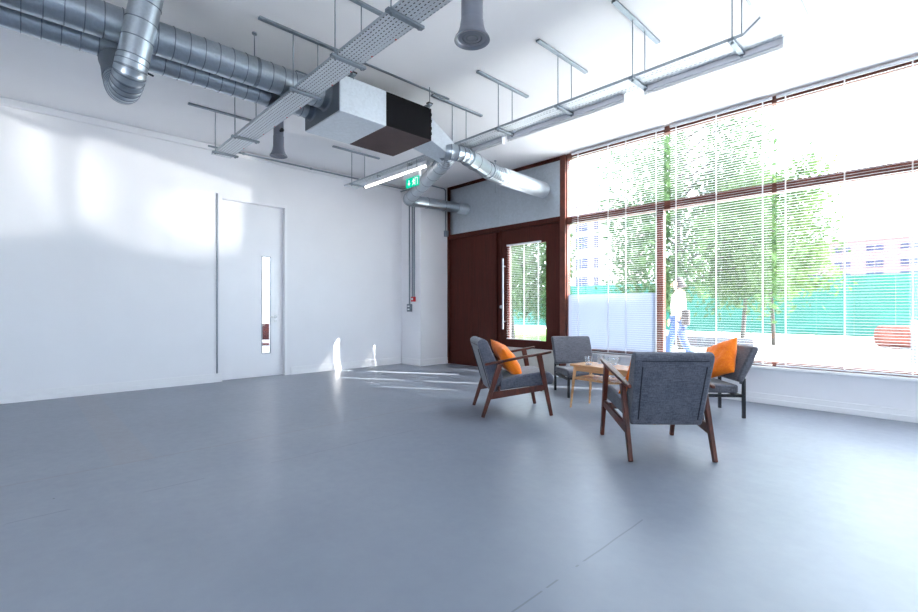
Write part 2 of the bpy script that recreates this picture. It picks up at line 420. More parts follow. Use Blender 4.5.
struct(bx(PX + .05, -4.2, YF + .055, YF + .1, 2.575, ZC - .05).build('wall_sheet_backing', M['black']), 'dark backing added behind the steel sheets to block light at their seam', 'panel')  # added sheet keeps outside light from leaking through the panel seam
# ---- the shop window
fr = M['frame']
def frame(name, x0, x1, z0, z1, l, r_, b, t_, label):
    m = MB().box(x0, x0 + l, YF + .0, YF + .09, z0, z1) if l else MB()
    if r_: m.box(x1 - r_, x1, YF, YF + .09, z0, z1)
    if b: m.box(x0 + l, x1 - r_, YF - .01, YF + .09, z0, z0 + b)
    if t_: m.box(x0 + l, x1 - r_, YF - .01, YF + .09, z1 - t_, z1)
    o = struct(m.build(name, fr, bevel=.003), label, 'window')
    bx(x0 + l + .001, x1 - r_ - .001, YF + .045, YF + .053, z0 + b + .001, z1 - t_ - .001).build('pane', M['glass'], o)
    return o
MX = -2.63
w1 = frame('window_1', WX0, MX, SILL, 2.485, .015, .045, .05, .058, 'lower left window pane, frosted along its bottom')
w2 = frame('window_2', MX, WX1, SILL, 2.485, .045, .05, .05, .058, 'wide lower window pane right of the mullion')
w3 = frame('window_3', WX0, WX1, 2.485, ZC, .015, .05, .055, .085, 'long upper window pane above the transom')
bx(WX0 + .017, MX - .047, YF + .040, YF + .0435, SILL + .052, 1.317).build('frosted_film', M['film'], w1)

def blind(x0, x1, y, z0, z1, cords, label, group, pitch=.030, w=.022, name='venetian_blind', tilt=0.0):
    cx = (x0 + x1) / 2
    o = thing(name, label, 'window blind', (cx, y, z0), 0, group)
    a, b = x0 - cx, x1 - cx
    bx(a, b, -.014, .014, z1 - z0 - .028, z1 - z0).build('head_rail', M['slat'], o, .003)
    bx(a, b, -.012, .012, .0, .014).build('bottom_rail', M['slat'], o, .003)
    m = MB(); z = .03
    while z < z1 - z0 - .04:
        dz = math.tan(tilt) * w / 2
        pr = [(-w / 2, z - dz), (0, z + .0012), (w / 2, z + dz)]
        vs = []
        for xx in (a + .003, b - .003):
            for (yy, zz) in pr: vs.append((xx, yy, zz))
            for (yy, zz) in pr: vs.append((xx, yy, zz - .0003))
        m.add(vs, [(0, 1, 7, 6), (1, 2, 8, 7), (3, 9, 10, 4), (4, 10, 11, 5), (0, 6, 9, 3), (2, 5, 11, 8)])
        z += pitch
    m.build('slats', M['slat'], o)
    m = MB()
    for c in cords:
        for yy in (-w / 2 - .001, w / 2 + .001): m.box(c - cx - .0022, c - cx + .0022, yy - .001, yy + .001, .01, z1 - z0 - .02)
        m.box(c - cx + .006, c - cx + .0085, -.001, .001, .01, z1 - z0 - .02)
    m.build('ladder_cords', M['cord'], o)
    return o
BY = YF - .045
BG = 'white venetian blinds hung across the shop window'
blind(-3.97, -2.55, BY, SILL + .012, ZC - .02, (-3.86, -3.36, -3.09, -2.66), 'white venetian blind beside the red-brown post, in front of the frosted pane', BG)
blind(-2.475, -1.335, BY, SILL + .012, ZC - .02, (-2.40, -1.92, -1.43), 'middle white venetian blind, right of the mullion', BG)
blind(-1.295, 3.19, BY, SILL + .012, ZC - .02, (-1.21, -.70, -.195, .31, .82, 1.33, 1.84, 2.35, 2.86), 'wide white venetian blind at the right end of the window in view', BG)
blind(-5.30, -4.57, YF - .03, .565, 2.225, (-5.22, -4.92, -4.62), 'small white venetian blind hung on the glass of the brown door', None, name='door_blind')

# ------------------------------------------------------------------ ceiling services
# cable trays on strut hangers
ZT = 3.03
def hanger(x, y0, y1, ry, label, zb=ZT, extra=None):
    o = thing('strut_hanger', label, 'ceiling hanger', (x, (ry[0] + ry[1]) / 2, zb - .022), 0, 'strut hangers carrying the cable trays')
    ox, oy, oz = o.location
    m = MB().box(-.0205, .0205, y0 - oy, y1 - oy, ZC - .021 - oz, ZC - .0005 - oz)
    m.build('strut_channel', M['strut'], o, .003)
    MB().box(-.0205, .0205, ry[0] - .035 - oy, ry[1] + .035 - oy, 0, .0215).build('bracket', M['strut'], o, .003)
    for y in ry:
        MB().tube([(0, y - oy, -.012), (0, y - oy, ZC - .015 - oz)], .005, 8).build('threaded_rod', M['strut'], o)
        MB().tube([(0, y - oy, -.012), (0, y - oy, -.0005)], .011, 6).build('nut', M['galvd'], o)
    return o
R1 = (1.735, 1.965)
L1 = {-6.15: 'strut hanger on the tray end next to the long white wall', -5.44: 'second strut hanger from the long white wall on the near tray',
      -3.925: 'strut hanger on the near tray just in front of the boxed air unit', -3.185: 'strut hanger on the near tray, second from the photo top',
      -2.455: 'strut hanger on the near tray where it leaves the photo top'}
for x, l in L1.items(): hanger(x, 1.44, 2.215, R1, l)
R2 = (3.705, 3.935)
L2 = {-6.28: 'strut hanger on the far end of the far tray, low by the white wall', -4.0: 'strut hanger of the far tray just right of the black box end',
      -3.275: 'strut hanger of the far tray, third from its wall end', -2.52: 'strut hanger of the far tray in the middle of the ceiling',
      -1.783: 'strut hanger of the far tray at the photo top, left of its long white part', -1.04: 'strut hanger of the far tray right before its bend'}
for x, l in L2.items(): hanger(x, 3.385, 4.21, R2, l)

def tray(name, label, outline, lips, loc):
    o = thing(name, label, 'cable tray', loc, 0, None)
    lx, ly, lz = loc
    MB().prism([(x - lx, y - ly) for x, y in outline], 0, .0012).build('perforated_bed', M['trayx'], o)
    m = MB()
    for a, b in lips:
        m.beam((a[0] - lx, a[1] - ly, .012), (b[0] - lx, b[1] - ly, .012), .0014, .024, side=(-(b[1] - a[1]), b[0] - a[0], 0))
    m.build('side_flanges', M['trayl'], o)
    return o
ta = tray('cable_tray', 'long perforated steel cable tray running from the white wall past the air unit', [(-6.32, 1.74), (1.2, 1.74), (1.2, 1.96), (-6.32, 1.96)],
     [((-6.32, 1.74), (1.2, 1.74)), ((-6.32, 1.96), (1.2, 1.96))], (-2.5, 1.85, ZT))
for i in range(11):
    MB().tube([(-3.3 + i * .31, .10, -.005), (-3.3 + i * .31, .10, .001)], .006, 8).build('red_plug', M['red'], ta)
ol = [(-6.52, 3.71), (-.97, 3.71), (-.83, 3.57), (-.83, .6), (-.61, .6), (-.61, 3.78), (-.76, 3.93), (-6.52, 3.93)]
tray('cable_tray', 'far perforated cable tray along the window, bent towards the viewer at its right end', ol,
     [(ol[i], ol[i + 1]) for i in (0, 1, 2, 4, 5, 6)], (-3, 3.82, ZT + .001))
m = MB()
for dy in (.03, .065, .10, .14):
    m.tube([(-6.3 + .3 * j, 3.74 + dy + .006 * math.sin(j * 1.7 + dy * 50), ZT + .011) for j in range(18)], .0055, 6)
tag(m.build('power_cables', plain('grey_cable', lin(70, 74, 82), .6), top=True), 'bundle of thin grey cables lying in the far tray', 'cables')

m = MB()
for i in range(7):
    yy = 1.762 + i * .0275
    m.tube([(-6.2 + .37 * j, yy + .004 * math.sin(j * 1.3 + i * 2.1), ZT + .0125) for j in range(20)], .0105 - .001 * (i % 3), 6)
tag(m.build('power_cables', plain('black_cable', lin(38, 40, 46), .6), top=True), 'dark cables lying side by side in the near tray', 'cables')

def batten(x0, x1, label, lit, y=3.945, z=2.982):
    cx = (x0 + x1) / 2
    o = thing('batten_light', label, 'strip light', (cx, y, z), 0, 'strip lights along the far tray')
    bx(x0 - cx, x1 - cx, 0, .058, .012, .066).build('casing', M['batten'], o, .006)
    MB().tube([(x0 - cx + .03, .029, .004), (x1 - cx - .03, .029, .004)], .0145, 12).build('tube', M['tube'] if lit else M['white_pl'], o)
    for xx in (x0 - cx + .002, x1 - cx - .028):
        bx(xx, xx + .026, .008, .05, -.013, .014).build('end_cap', M['white_pl'], o, .003)
    for xx in (.25 * (x1 - x0), -.25 * (x1 - x0)):
        bx(xx - .015, xx + .015, .005, .05, .066, ZT - z).build('clip', M['strut'], o)
batten(-6.0, -4.52, 'lit strip light glowing warm white above the exit sign', True, 3.74, 2.925)
batten(-4.25, -3.43, 'short unlit strip light between the forked ducts and the third hanger', False)
batten(-3.36, -1.98, 'unlit strip light on the middle of the far tray', False)
batten(-1.80, -.78, 'unlit strip light under the bend of the far tray', False)

# exit sign
ex = thing('exit_sign', 'green and white exit sign with arrow and running man under the lit strip light', 'exit sign', (-4.755, 3.70, 2.685)); ex.scale = (.88, .88, .88)
bx(-.20, .17, -.03, .03, .14, .215).build('housing', M['white_pl'], ex, .01)
bx(-.155, .155, -.004, .004, 0, .14).build('sign_plate', M['sign_g'], ex)
pic = MB()
def flat(poly, y=-.0055):
    n = len(poly); pic.add([(x, y, z) for x, z in poly] + [(x, y + .0014, z) for x, z in poly],
        [tuple(range(n))] + [tuple(range(n, 2 * n))[::-1]] + [(i, (i + 1) % n, n + (i + 1) % n, n + i) for i in range(n)])
flat([(-.088, .112), (-.072, .112), (-.072, .066), (-.05, .066), (-.08, .026), (-.11, .066), (-.088, .066)])        # down arrow
pic.build('arrow', M['sign_w'], ex); pic = MB()
flat([(.06, .018), (.068, .018), (.068, .122), (.06, .122)]); flat([(.06, .114), (.125, .114), (.125, .122), (.06, .122)]); flat([(.117, .018), (.125, .018), (.125, .122), (.117, .122)])
flat([(.028 + .010 * math.cos(a * PI / 5), .108 + .010 * math.sin(a * PI / 5)) for a in range(10)])                # runner's head
flat([(.018, .095), (.036, .095), (.040, .062), (.022, .060)])
flat([(.022, .064), (.036, .064), (.056, .042), (.048, .036), (.030, .050)]); flat([(.022, .064), (.034, .060), (.022, .034), (.002, .022), (-.002, .030), (.014, .040)])
flat([(.034, .093), (.054, .076), (.062, .084), (.058, .088), (.053, .084), (.038, .097)]); flat([(.020, .093), (.000, .088), (-.004, .070), (.002, .069), (.006, .082), (.022, .084)])
pic.build('running_man', M['sign_w'], ex)
for xx in (-.12, .10): MB().tube([(xx, .0, .213), (xx, .0, (ZT - 2.685) / .88)], .004, 8).build('hanging_rod', M['strut'], ex)

# air unit
AX0, AX1, AY0, AY1, AYm, AZ0, AZ1 = -4.655, -3.925, 2.19, 3.32, 2.715, 2.97, 3.326
au = thing('air_handling_unit', 'boxed steel air unit with a black insulated end hung below the ceiling', 'air unit', ((AX0 + AX1) / 2, (AY0 + AY1) / 2, AZ0))
ux, uy, uz = au.location
bx(AX0 - ux, AX1 - ux, AY0 - uy, AYm - uy, 0, AZ1 - uz).build('casing', M['boxs'], au, .004)
m = MB().box(AX0 - ux, AX1 - ux, AYm + .001 - uy, AY1 - uy, .006, AZ1 - uz)
for z in (.06, .12, .20, .27): m.box(AX1 - ux - .004, AX1 - ux + .006, AY1 - uy - .012, AY1 - uy + .004, z, z + .035)
m.build('insulated_section', M['insul'], au, .006)
bx(AX0 + .002 - ux, AX1 - .002 - ux, AYm + .003 - uy, AY1 - .002 - uy, .0, .0055).build('bottom_sheet', M['insul2'], au)
bx(AX0 + .01 - ux, AX1 - .01 - ux, AY0 - .008 - uy, AY0 - .0005 - uy, .01, AZ1 - uz - .01).build('end_plate', galv('dark_end_plate', (.16, .18, .21, 1), .5, .7), au)
for y in (AY0 + .12, AY1 - .06):
    bx(AX0 - .06 - ux, AX1 + .06 - ux, y - .0205 - uy, y + .0205 - uy, AZ1 - uz + .001, AZ1 - uz + .022).build('support_rail', M['strut'], au, .003)
    for x in (AX0 - .04, AX1 + .04):
        MB().tube([(x - ux, y - uy, AZ1 - uz - .03), (x - ux, y - uy, ZC - uz - .001)], .005, 8).build('threaded_rod', M['strut'], au)
        bx(x - .022 - ux, x + .022 - ux, y - .03 - uy, y + .03 - uy, AZ1 - uz + .022, AZ1 - uz + .034).build('rubber_mount', M['black'], au)
for dx in (AX0 + .1, AX1 - .02):
    bx(dx - .012 - ux, dx + .012 - ux, AY0 - .15 - uy, AY1 + .28 - uy, ZC - .012 - uz, ZC - .001 - uz).build('ceiling_rail', M['strut'], au)

# spiral ducts: ridged rings every 108 mm
def spiral(p0, p1, r, pitch=.108, ridge=.004):
    p0 = Vector(p0); p1 = Vector(p1); L = (p1 - p0).length; d = (p1 - p0) / L
    ts = [(0, r)]; s = pitch * .6
    while s < L - .02:
        ts += [(s - .004, r), (s - .002, r + ridge), (s + .002, r + ridge), (s + .004, r)]; s += pitch
    ts.append((L, r))
    pts = [p0 + d * t_ for t_, _ in ts]; rs = [q for _, q in ts]
    m = MB(); m.tube(pts, rs, 40, True, 0, lambda i: i > 0 and abs(rs[i] - r) + abs(rs[i + 1] - r) > ridge * .5)
    return m
UX, UZ, UR = -4.19, 3.19, .122
LX, LZ, LR = -4.492, 3.155, .098
def run(name, label, x, z, r, y0, y1):
    o = thing(name, label, 'air duct', (x, (y0 + y1) / 2, z - r)); ly = (y0 + y1) / 2
    spiral((0, y1 - .06 - ly, r), (0, y0 - ly, r), r).build('duct', [M['galv'], M['galvd']], o)
    m = MB().tube([(0, y1 - .065 - ly, r), (0, y1 - .03 - ly, r), (0, y1 - .012 - ly, r), (0, y1 - .001 - ly, r)], [r + .004, r + .004, r + .004, r + .022], 40)
    m.build('collar', M['galvd'], o)
    return o
run('spiral_duct', 'thick spiral steel duct under the ceiling, the upper of the two joining the air unit', UX, UZ, UR, -3.2, AY0 - .009)
low = run('spiral_duct', 'thinner spiral steel duct, lower and nearer the white wall, joining the air unit', LX, LZ, LR, -3.2, AY0 - .009)
# riser with elbow that branches off the lower duct
def smooth_path(P, n):
    P = [Vector(p) for p in P]; out = []
    for i in range(len(P) - 1):
        a = P[max(i - 1, 0)]; b = P[i]; c = P[i + 1]; d = P[min(i + 2, len(P) - 1)]
        for j in range(n):
            t_ = j / n
            out.append(.5 * ((2 * b) + (c - a) * t_ + (2 * a - 5 * b + 4 * c - d) * t_ ** 2 + (3 * b - a - 3 * c + d) * t_ ** 3))
    return out + [P[-1]]
def segmented(P, r, n, ridge=.0025):
    """lobster-back bend: a raised ring at every joint"""
    C = smooth_path(P, n); pts = []; rs = []
    for i, c in enumerate(C):
        if 0 < i < len(C) - 1:
            d = (C[i + 1] - C[i - 1]).normalized()
            pts += [c - d * .003, c - d * .0015, c + d * .0015, c + d * .003]; rs += [r, r + ridge, r + ridge, r]
        else: pts.append(c); rs.append(r)
    return MB().tube(pts, rs, 36, True, 0, lambda i: rs[i] + rs[i + 1] > 2 * r + ridge * .5)
B0 = Vector((-4.1, .55, 2.60))
br = thing('branch_duct', 'short upright duct with a ribbed elbow in front of the twin ducts', 'air duct', B0)
spiral(Vector((-3.79, .685, ZC - .002)) - B0, Vector((-3.895, .57, 2.83)) - B0, .096, .125).build('riser', [M['galv'], M['galvd']], br)
el = [(-3.895, .57, 2.84), (-3.925, .555, 2.745), (-4.02, .548, 2.695), (-4.13, .545, 2.70), (-4.235, .542, 2.765), (-4.30, .54, 2.85)]
segmented([Vector(p) - B0 for p in el], .098, 3).build('elbow', [M['galv'], M['galvd']], br)
MB().tube([Vector((-4.285, .54, 2.832)) - B0, Vector((-4.38, .54, 2.955)) - B0, Vector((-4.425, .54, 3.015)) - B0], [.103, .103, .112], 36).build('spigot', M['galvd'], br)
MB().tube([Vector((-3.93, .60, 2.80)) - B0, Vector((-3.93, .70, 2.78)) - B0], .008, 8).build('damper_knob', M['black'], br)

def duct_hanger(x, y, z, r, label):
    o = thing('duct_hanger', label, 'ceiling hanger', (x, y, z - r - .004), 0)
    oz = z - r - .004
    pts = [(0, 0, 0)]
    n = 32; vs = []; 
    for w in (-.0125, .0125):
        for j in range(n):
            a = 2 * PI * j / n; vs.append(((r + .0045) * math.cos(a), w, z - oz + (r + .0045) * math.sin(a)))
    MB().add(vs, [(j, (j + 1) % n, n + (j + 1) % n, n + j) for j in range(n)], 0, True).build('strap', M['galvd'], o)
    MB().tube([(0, 0, z - oz + r), (0, 0, ZC - oz - .001)], .0045, 8).build('threaded_rod', M['galvd'], o)
    MB().tube([(0, 0, ZC - oz - .012), (0, 0, ZC - oz - .001)], .022, 10).build('ceiling_plate', M['galvd'], o)
duct_hanger(UX, 1.50, UZ, UR, 'thin rod and strap holding the thick duct left of the near cable tray')
duct_hanger(UX, -.25, UZ, UR, 'thin rod and strap holding the thick duct at the left edge of the photo')

# forked supply ducts from the air unit to the steel panels
F0 = Vector((-4.05, 3.6, 2.80))
fk = thing('forked_duct', 'forked spiral duct leading from the black air unit box to the steel sheets', 'air duct', F0)
q = lambda *p: Vector(p) - F0
m = MB()
pl0 = [(-4.30, AY1 + .001, 2.99), (-3.945, AY1 + .001, 2.99), (-3.945, AY1 + .001, 3.25), (-4.30, AY1 + .001, 3.25)]
pl1 = [(-4.12, 3.62, 2.83), (-3.88, 3.62, 2.83), (-3.88, 3.62, 3.015), (-4.12, 3.62, 3.015)]
m.add([q(*p) for p in pl0 + pl1], [(0, 3, 2, 1), (4, 5, 6, 7), (0, 1, 5, 4), (1, 2, 6, 5), (2, 3, 7, 6), (3, 0, 4, 7)])
m.build('transition_box', M['boxs'], fk, .004)
J = (-4.0, 3.66, 2.915)
segmented([q(-4.0, 3.58, 2.92), q(-4.03, 3.66, 2.915), q(-4.13, 3.745, 2.915), q(-4.28, 3.82, 2.915)], .092, 2).build('left_elbow', [M['galv'], M['galvd']], fk)
segmented([q(-3.97, 3.56, 2.92), q(-3.905, 3.68, 2.915), q(-3.905, 3.80, 2.92), q(-3.95, 3.92, 2.925)], .092, 2).build('right_elbow', [M['galv'], M['galvd']], fk)
A_ = Vector((-4.25, 3.806, 2.915)); B_ = Vector((-6.27, 4.82, 2.985))
spiral(A_ - F0, B_ - F0, .098, .36).build('left_branch', [M['galv'], M['galvd']], fk)
segmented([q(-6.24, 4.805, 2.984), q(-6.36, 4.87, 2.99), q(-6.42, 4.96, 2.995), q(-6.425, 5.09, 3.0)], .102, 2).build('left_bend', [M['galv'], M['galvd']], fk)
spiral(q(-6.425, 5.07, 3.0), q(-6.38, YF + .019, 3.03), .098, .4).build('left_end', [M['galv'], M['galvd']], fk)
MB().tube([q(-6.388, 6.02, 3.0245), q(-6.38, YF + .018, 3.03)], .110, 36).build('left_collar', M['boxs'], fk)
spiral(q(-3.94, 3.90, 2.925), q(-4.27, 4.62, 2.985), .105, .40).build('right_branch', [M['galv'], M['galvd']], fk)
segmented([q(-4.26, 4.60, 2.983), q(-4.315, 4.74, 2.995), q(-4.36, 4.88, 3.005), q(-4.385, 5.02, 3.01)], .118, 2).build('right_bend', [M['galv'], M['galvd']], fk)
MB().tube([q(-4.382, 5.0, 3.009), q(-4.40, 5.09, 3.013), q(-4.40, 5.10, 3.013), q(-4.555, YF + .019, 3.06)], [.122, .122, .128, .128], 40).build('right_end', galv('lit_galvanised', (.66, .70, .74, 1), .42, .6), fk)  # brightness of the lit duct end is put into a paler steel colour
tag(MB().tube([(-5.07, 5.66, 3.0), (-5.07, 5.66, ZC - .001)], .004, 8).tube([(-5.07, 5.66, ZC - .012), (-5.07, 5.66, ZC - .001)], .02, 10).build('hanging_rod', M['strut'], top=True),
    'thin lone rod hanging from the ceiling before the steel sheets', 'rod')

# air nozzles
NOZ = plain('grey_nozzle_metal', lin(128, 133, 146), .4, .5, .03)
def nozzle(x, y, z, R, label, knob):
    o = thing('air_nozzle', label, 'air nozzle', (x, y, z))
    pr = R * .62; mt = NOZ
    MB().tube([(0, 0, R * 1.15), (0, 0, R * 2.4), (0, 0, R * 2.4 + .004), (0, 0, ZC - z - .001)], [pr, pr, pr * .94, pr * .94], 32).build('pipe', mt, o)
    MB().lathe([(pr * 1.02, R * 1.16), (R * .70, R * .7), (R * .84, R * .32), (R * 1.0, R * .10), (R * 1.02, 0), (R * .86, .004), (R * .80, R * .10), (R * .62, R * .5)], n=40).build('bell', mt, o)
    MB().lathe([(R * .80, R * .12), (R * .66, .012), (R * .58, .012), (R * .64, R * .16)], n=40).build('outer_ring', NOZ, o)
    MB().lathe([(R * .50, R * .13), (R * .44, .014), (R * .36, .014), (R * .40, R * .16)], n=40).build('inner_ring', NOZ, o)
    MB().lathe([(0, .012), (R * .24, .014), (R * .28, R * .1), (0, R * .14)], n=32).build('core', NOZ, o)
    MB().lathe([(0, R * .44), (R * .68, R * .44), (R * .68, R * .46), (0, R * .46)], n=32).build('baffle', M['galvd'], o)
    MB().tube([(pr, .0, R * 2.9), (pr + .035, .0, R * 2.9)], .017, 12).tube([(pr + .03, 0, R * 2.9), (pr + .05, 0, R * 2.9)], .024, 12).build('damper_knob', M['black'], o)
nozzle(-2.11, 2.13, 2.845, .114, 'round air nozzle on a short pipe at the photo top centre', True)
nozzle(-5.77, 2.36, 3.02, .104, 'small round air nozzle behind the near cable tray, below the twin ducts', False)

# conduits and boxes
def conduit(name, label, P, r, cat='conduit', clips=()):
    m = MB(); m.tube([Vector(p) for p in P], r, 10)
    for c in clips: m.box(c[0] - .016, c[0] + .016, c[1] - .016, c[1] + .016, c[2] - .016, c[2] + .016)
    return tag(m.build(name, M['strut'], top=True), label, cat)
cz = ZC - .045
conduit('conduit', 'steel conduit clipped along the top of the white wall to the corner pier', [(XL + .055, 2.0, cz), (XL + .055, PY - .08, cz), (XL + .07, PY - .02, cz), (-7.25, PY - .015, cz), (-7.215, PY - .015, cz - .03), (-7.21, PY - .015, 1.19)], .014,
        clips=[(XL + .05, 2.5, cz), (XL + .05, 3.6, cz), (XL + .05, 4.7, cz)])
conduit('conduit', 'second steel conduit running down the pier to the red call point', [(-7.43, PY - .06, cz - .06), (-7.17, PY - .05, cz - .06), (-7.125, PY - .015, cz - .09), (-7.12, PY - .014, 1.33)], .0135)
conduit('conduit', 'rightmost upright steel conduit on the pier face by the call point', [(-7.065, PY - .013, ZC - .004), (-7.065, PY - .014, 1.33)], .0135)
conduit('conduit', 'steel conduit along the top of the pier, turning down the corner by the brown panels', [(PX + .015, PY + .02, ZC - .04), (PX + .015, 6.13, ZC - .04), (PX + .015, 6.175, ZC - .07), (PX + .015, 6.18, 2.66)], .013)
tag(MB().box(PX + .0005, PX + .055, 6.14, 6.22, 2.54, 2.66).build('junction_box', M['greypl'], bevel=.006, top=True), 'small grey box at the end of the corner conduit beside the steel sheet', 'junction box')
cp = thing('call_point', 'small red fire call point on the pier above the grey switch', 'call point', (-7.08, PY - .0005, 1.235))
bx(-.05, .05, -.045, 0, 0, .095).build('body', M['red'], cp, .006)
bx(-.03, .018, -.049, -.0445, .03, .07).build('press_plate', M['white_pl'], cp)
sw = thing('switch_box', 'grey metal double switch on the pier below the red call point', 'switch', (-7.20, PY - .0005, 1.04))
bx(-.062, .062, -.045, 0, 0, .15).build('body', M['greypl'], sw, .006)
for z in (.035, .095): bx(-.03, .03, -.052, -.0445, z, z + .022).build('rocker', M['white_pl'], sw, .002)

# ------------------------------------------------------------------ furniture
def roundbox(a, b, c, r=.02, seg=3): return bx(*a, *b, *c)
def armchair():
    o = thing('armchair', '', 'armchair')
    w = .30
    for s_ in (-1, 1):
        x = s_ * w
        MB().beam((x, .02, 0), (x, .195, .535), .030, .034, .036, .056).build('leg', M['walnut'], o, .006)
        MB().beam((x, .735, 0), (x, .605, .625), .030, .034, .036, .056).build('leg', M['walnut'], o, .006)
        m = MB()
        st = [(.04, .522, .030), (.10, .532, .040), (.3, .568, .052), (.5, .604, .058), (.66, .630, .050), (.735, .643, .034)]
        vs = []
        for (y, z, ww) in st: vs += [(x - ww / 2, y, z), (x + ww / 2, y, z), (x + ww / 2, y, z + .024), (x - ww / 2, y, z + .024)]
        fs = [(0, 3, 2, 1), tuple(4 * 5 + i for i in (0, 1, 2, 3))]
        for i in range(5):
            for j in range(4): fs.append((4 * i + j, 4 * i + (j + 1) % 4, 4 * i + 4 + (j + 1) % 4, 4 * i + 4 + j))
        m.add(vs, fs).build('armrest', M['walnut'], o, .008)
        MB().beam((x, .085, .215), (x, .675, .293), .024, .072, .024, .056).build('side_rail', M['walnut'], o, .004)
    MB().beam((-w, .19, .285), (w, .19, .285), .05, .022, side=(0, 0, 1)).build('rear_rail', M['walnut'], o, .004)
    MB().beam((-w, .63, .275), (w, .63, .275), .022, .05, side=(0, 1, 0)).build('front_rail', M['walnut'], o, .004)
    # seat cushion: side outline rising to the front
    pr = [(.205, .262), (.205, .375), (.30, .398), (.50, .428), (.66, .448), (.735, .438), (.772, .400), (.775, .345), (.755, .315), (.66, .310), (.4, .285)]
    MB().profx(pr, -.268, .268).build('seat', M['grey'], o, .022, 3)
    pb = [(.125, .238), (.166, .236), (.245, .395), (.075, .765), (.045, .790), (.0, .788), (-.028, .765), (-.026, .735)]
    bk = MB().profx(pb, -.262, .262)
    bko = bk.build('backrest', M['grey'], o, .026, 3)
    # widen towards the top like the real back
    for v_ in bko.data.vertices:
        v_.co.x *= 1 + .07 * (v_.co.z - .26) / .53
    pp = MB()
    for s_ in (-1, 1):
        pts = []
        for i in range(7):
            t_ = i / 6; z = .285 + t_ * .40; y = .115 - .141 * (z - .262) / (.735 - .262) - .004
            pts.append((s_ * .215 * (1 + .07 * (z - .26) / .53), y, z))
        pp.tube(pts, .0045, 8)
    pp.tube([(-.235, -.0265, .727), (.235, -.0265, .727)], .003, 8)
    pp.build('piping', M['seam'], bko)
    return o
def place(o, x, y, rz, label, group):
    o.location = (x, y, 0); o.rotation_euler = (0, 0, rz); o['label'] = label; o['group'] = group
# local +y is the chair's front
a1 = armchair()
ang = lambda dx, dy: math.atan2(-dx, dy)
place(a1, -1.315, 3.372, ang(-.535, .535), 'grey armchair with wooden arms turned with its back to the viewer', 'wooden armchairs around the coffee table')
a2 = copy_tree(a1)
place(a2, -3.45, 3.545, ang(.445, .596), 'grey armchair with wooden arms seen from its side, left of the table', 'wooden armchairs around the coffee table')

def side_chair():
    o = thing('side_chair', '', 'chair')
    w = .245
    for s_ in (-1, 1):
        MB().beam((s_ * w, 0, 0), (s_ * w, 0, .40), .028, .03).build('leg', M['black'], o, .003)
        MB().beam((s_ * w, .545, 0), (s_ * w, .545, .262), .028, .03).build('leg', M['black'], o, .003)
        MB().beam((s_ * w, .0, .225), (s_ * w, .545, .225), .022, .032).build('side_rail', M['black'], o, .003)
    MB().beam((-w, .53, .235), (w, .53, .235), .02, .03, side=(0, 1, 0)).build('front_rail', M['black'], o, .003)
    MB().beam((-w, .03, .225), (w, .03, .225), .02, .03, side=(0, 1, 0)).build('rear_rail', M['black'], o, .003)
    MB().profx([(.06, .252), (.06, .335), (.30, .345), (.50, .352), (.575, .340), (.595, .30), (.585, .255)], -.268, .268).build('seat', M['greyd'], o, .018, 3)
    MB().profx([(.015, .355), (.075, .372), (.03, .50), (-.075, .715), (-.115, .722), (-.145, .70), (-.075, .53)], -.265, .265).build('backrest', M['greyd'], o, .02, 3)
    for s_ in (-1, 1):
        MB().beam((s_ * (w - .03), .01, .34), (s_ * (w - .03), .01, .40), .03, .02).build('back_bracket', M['black'], o)
    return o
c1 = side_chair()
place(c1, -3.45, 5.425, ang(.786, -.62), 'armless grey chair with black legs beside the brown door, behind the table', 'armless chairs around the coffee table')
c2 = copy_tree(c1)
place(c2, -1.535, 5.435, ang(-.74, -.672), 'armless dark grey chair with black legs under the window, holding an orange cushion', 'armless chairs around the coffee table')

def pillow(size, thick, seed):
    n = 22; vs = []; fs = []
    for side in (1, -1):
        for i in range(n + 1):
            for j in range(n + 1):
                u = i / n * 2 - 1; v_ = j / n * 2 - 1
                e = max(0, (1 - abs(u) ** 2.6) * (1 - abs(v_) ** 2.6)) ** .55
                pin = 1 - .09 * (1 - abs(u) ** 2) * abs(v_) ** 3 * 1.0 
                pin2 = 1 - .09 * (1 - abs(v_) ** 2) * abs(u) ** 3
                x = u * size / 2 * pin2; y = v_ * size / 2 * pin
                nz = noise.noise(Vector((u * 2.2 + seed, v_ * 2.2, side * 3 + seed)))
                z = side * (thick / 2 * e * (1 + .22 * nz) + .004)
                vs.append((x, z, y))
    N = (n + 1) ** 2
    for s_ in (0, 1):
        for i in range(n):
            for j in range(n):
                a = s_ * N + i * (n + 1) + j; fs.append((a, a + 1, a + n + 2, a + n + 1))
    rim = [i * (n + 1) for i in range(n + 1)] + [n * (n + 1) + j for j in range(1, n + 1)] + [i * (n + 1) + n for i in range(n - 1, -1, -1)] + [j for j in range(n - 1, 0, -1)]
    for a, b in zip(rim, rim[1:] + rim[:1]): fs.append((a, b, N + b, N + a))
    return MB().add(vs, fs, 0, True)
def cushion(name, label, x, y, z, rot, size=.40, thick=.13, seed=0):
    o = pillow(size, thick, seed).build(name, M['orange'])
    o.location = (x, y, z); o.rotation_euler = rot
    md = o.modifiers.new('sub', 'SUBSURF'); md.levels = md.render_levels = 1
    return tag(o, label, 'cushion', 'orange cushions')
def on_chair(ch, x, y, z):
    th_ = ch.rotation_euler[2]; p = Matrix.Rotation(th_, 3, 'Z') @ Vector((x, y, z)) + Vector(ch.location); return p
def cush_rot(ch, tilt, roll, yaw=0):
    R = Matrix.Rotation(ch.rotation_euler[2] + yaw, 3, 'Z') @ Matrix.Rotation(tilt, 3, 'X') @ Matrix.Rotation(roll, 3, 'Y')
    return R.to_euler()
p = on_chair(a2, .03, .325, .56); cushion('cushion', 'orange cushion leaning in the side-on wooden armchair', *p, cush_rot(a2, .62, .22), .42, .15, 1)
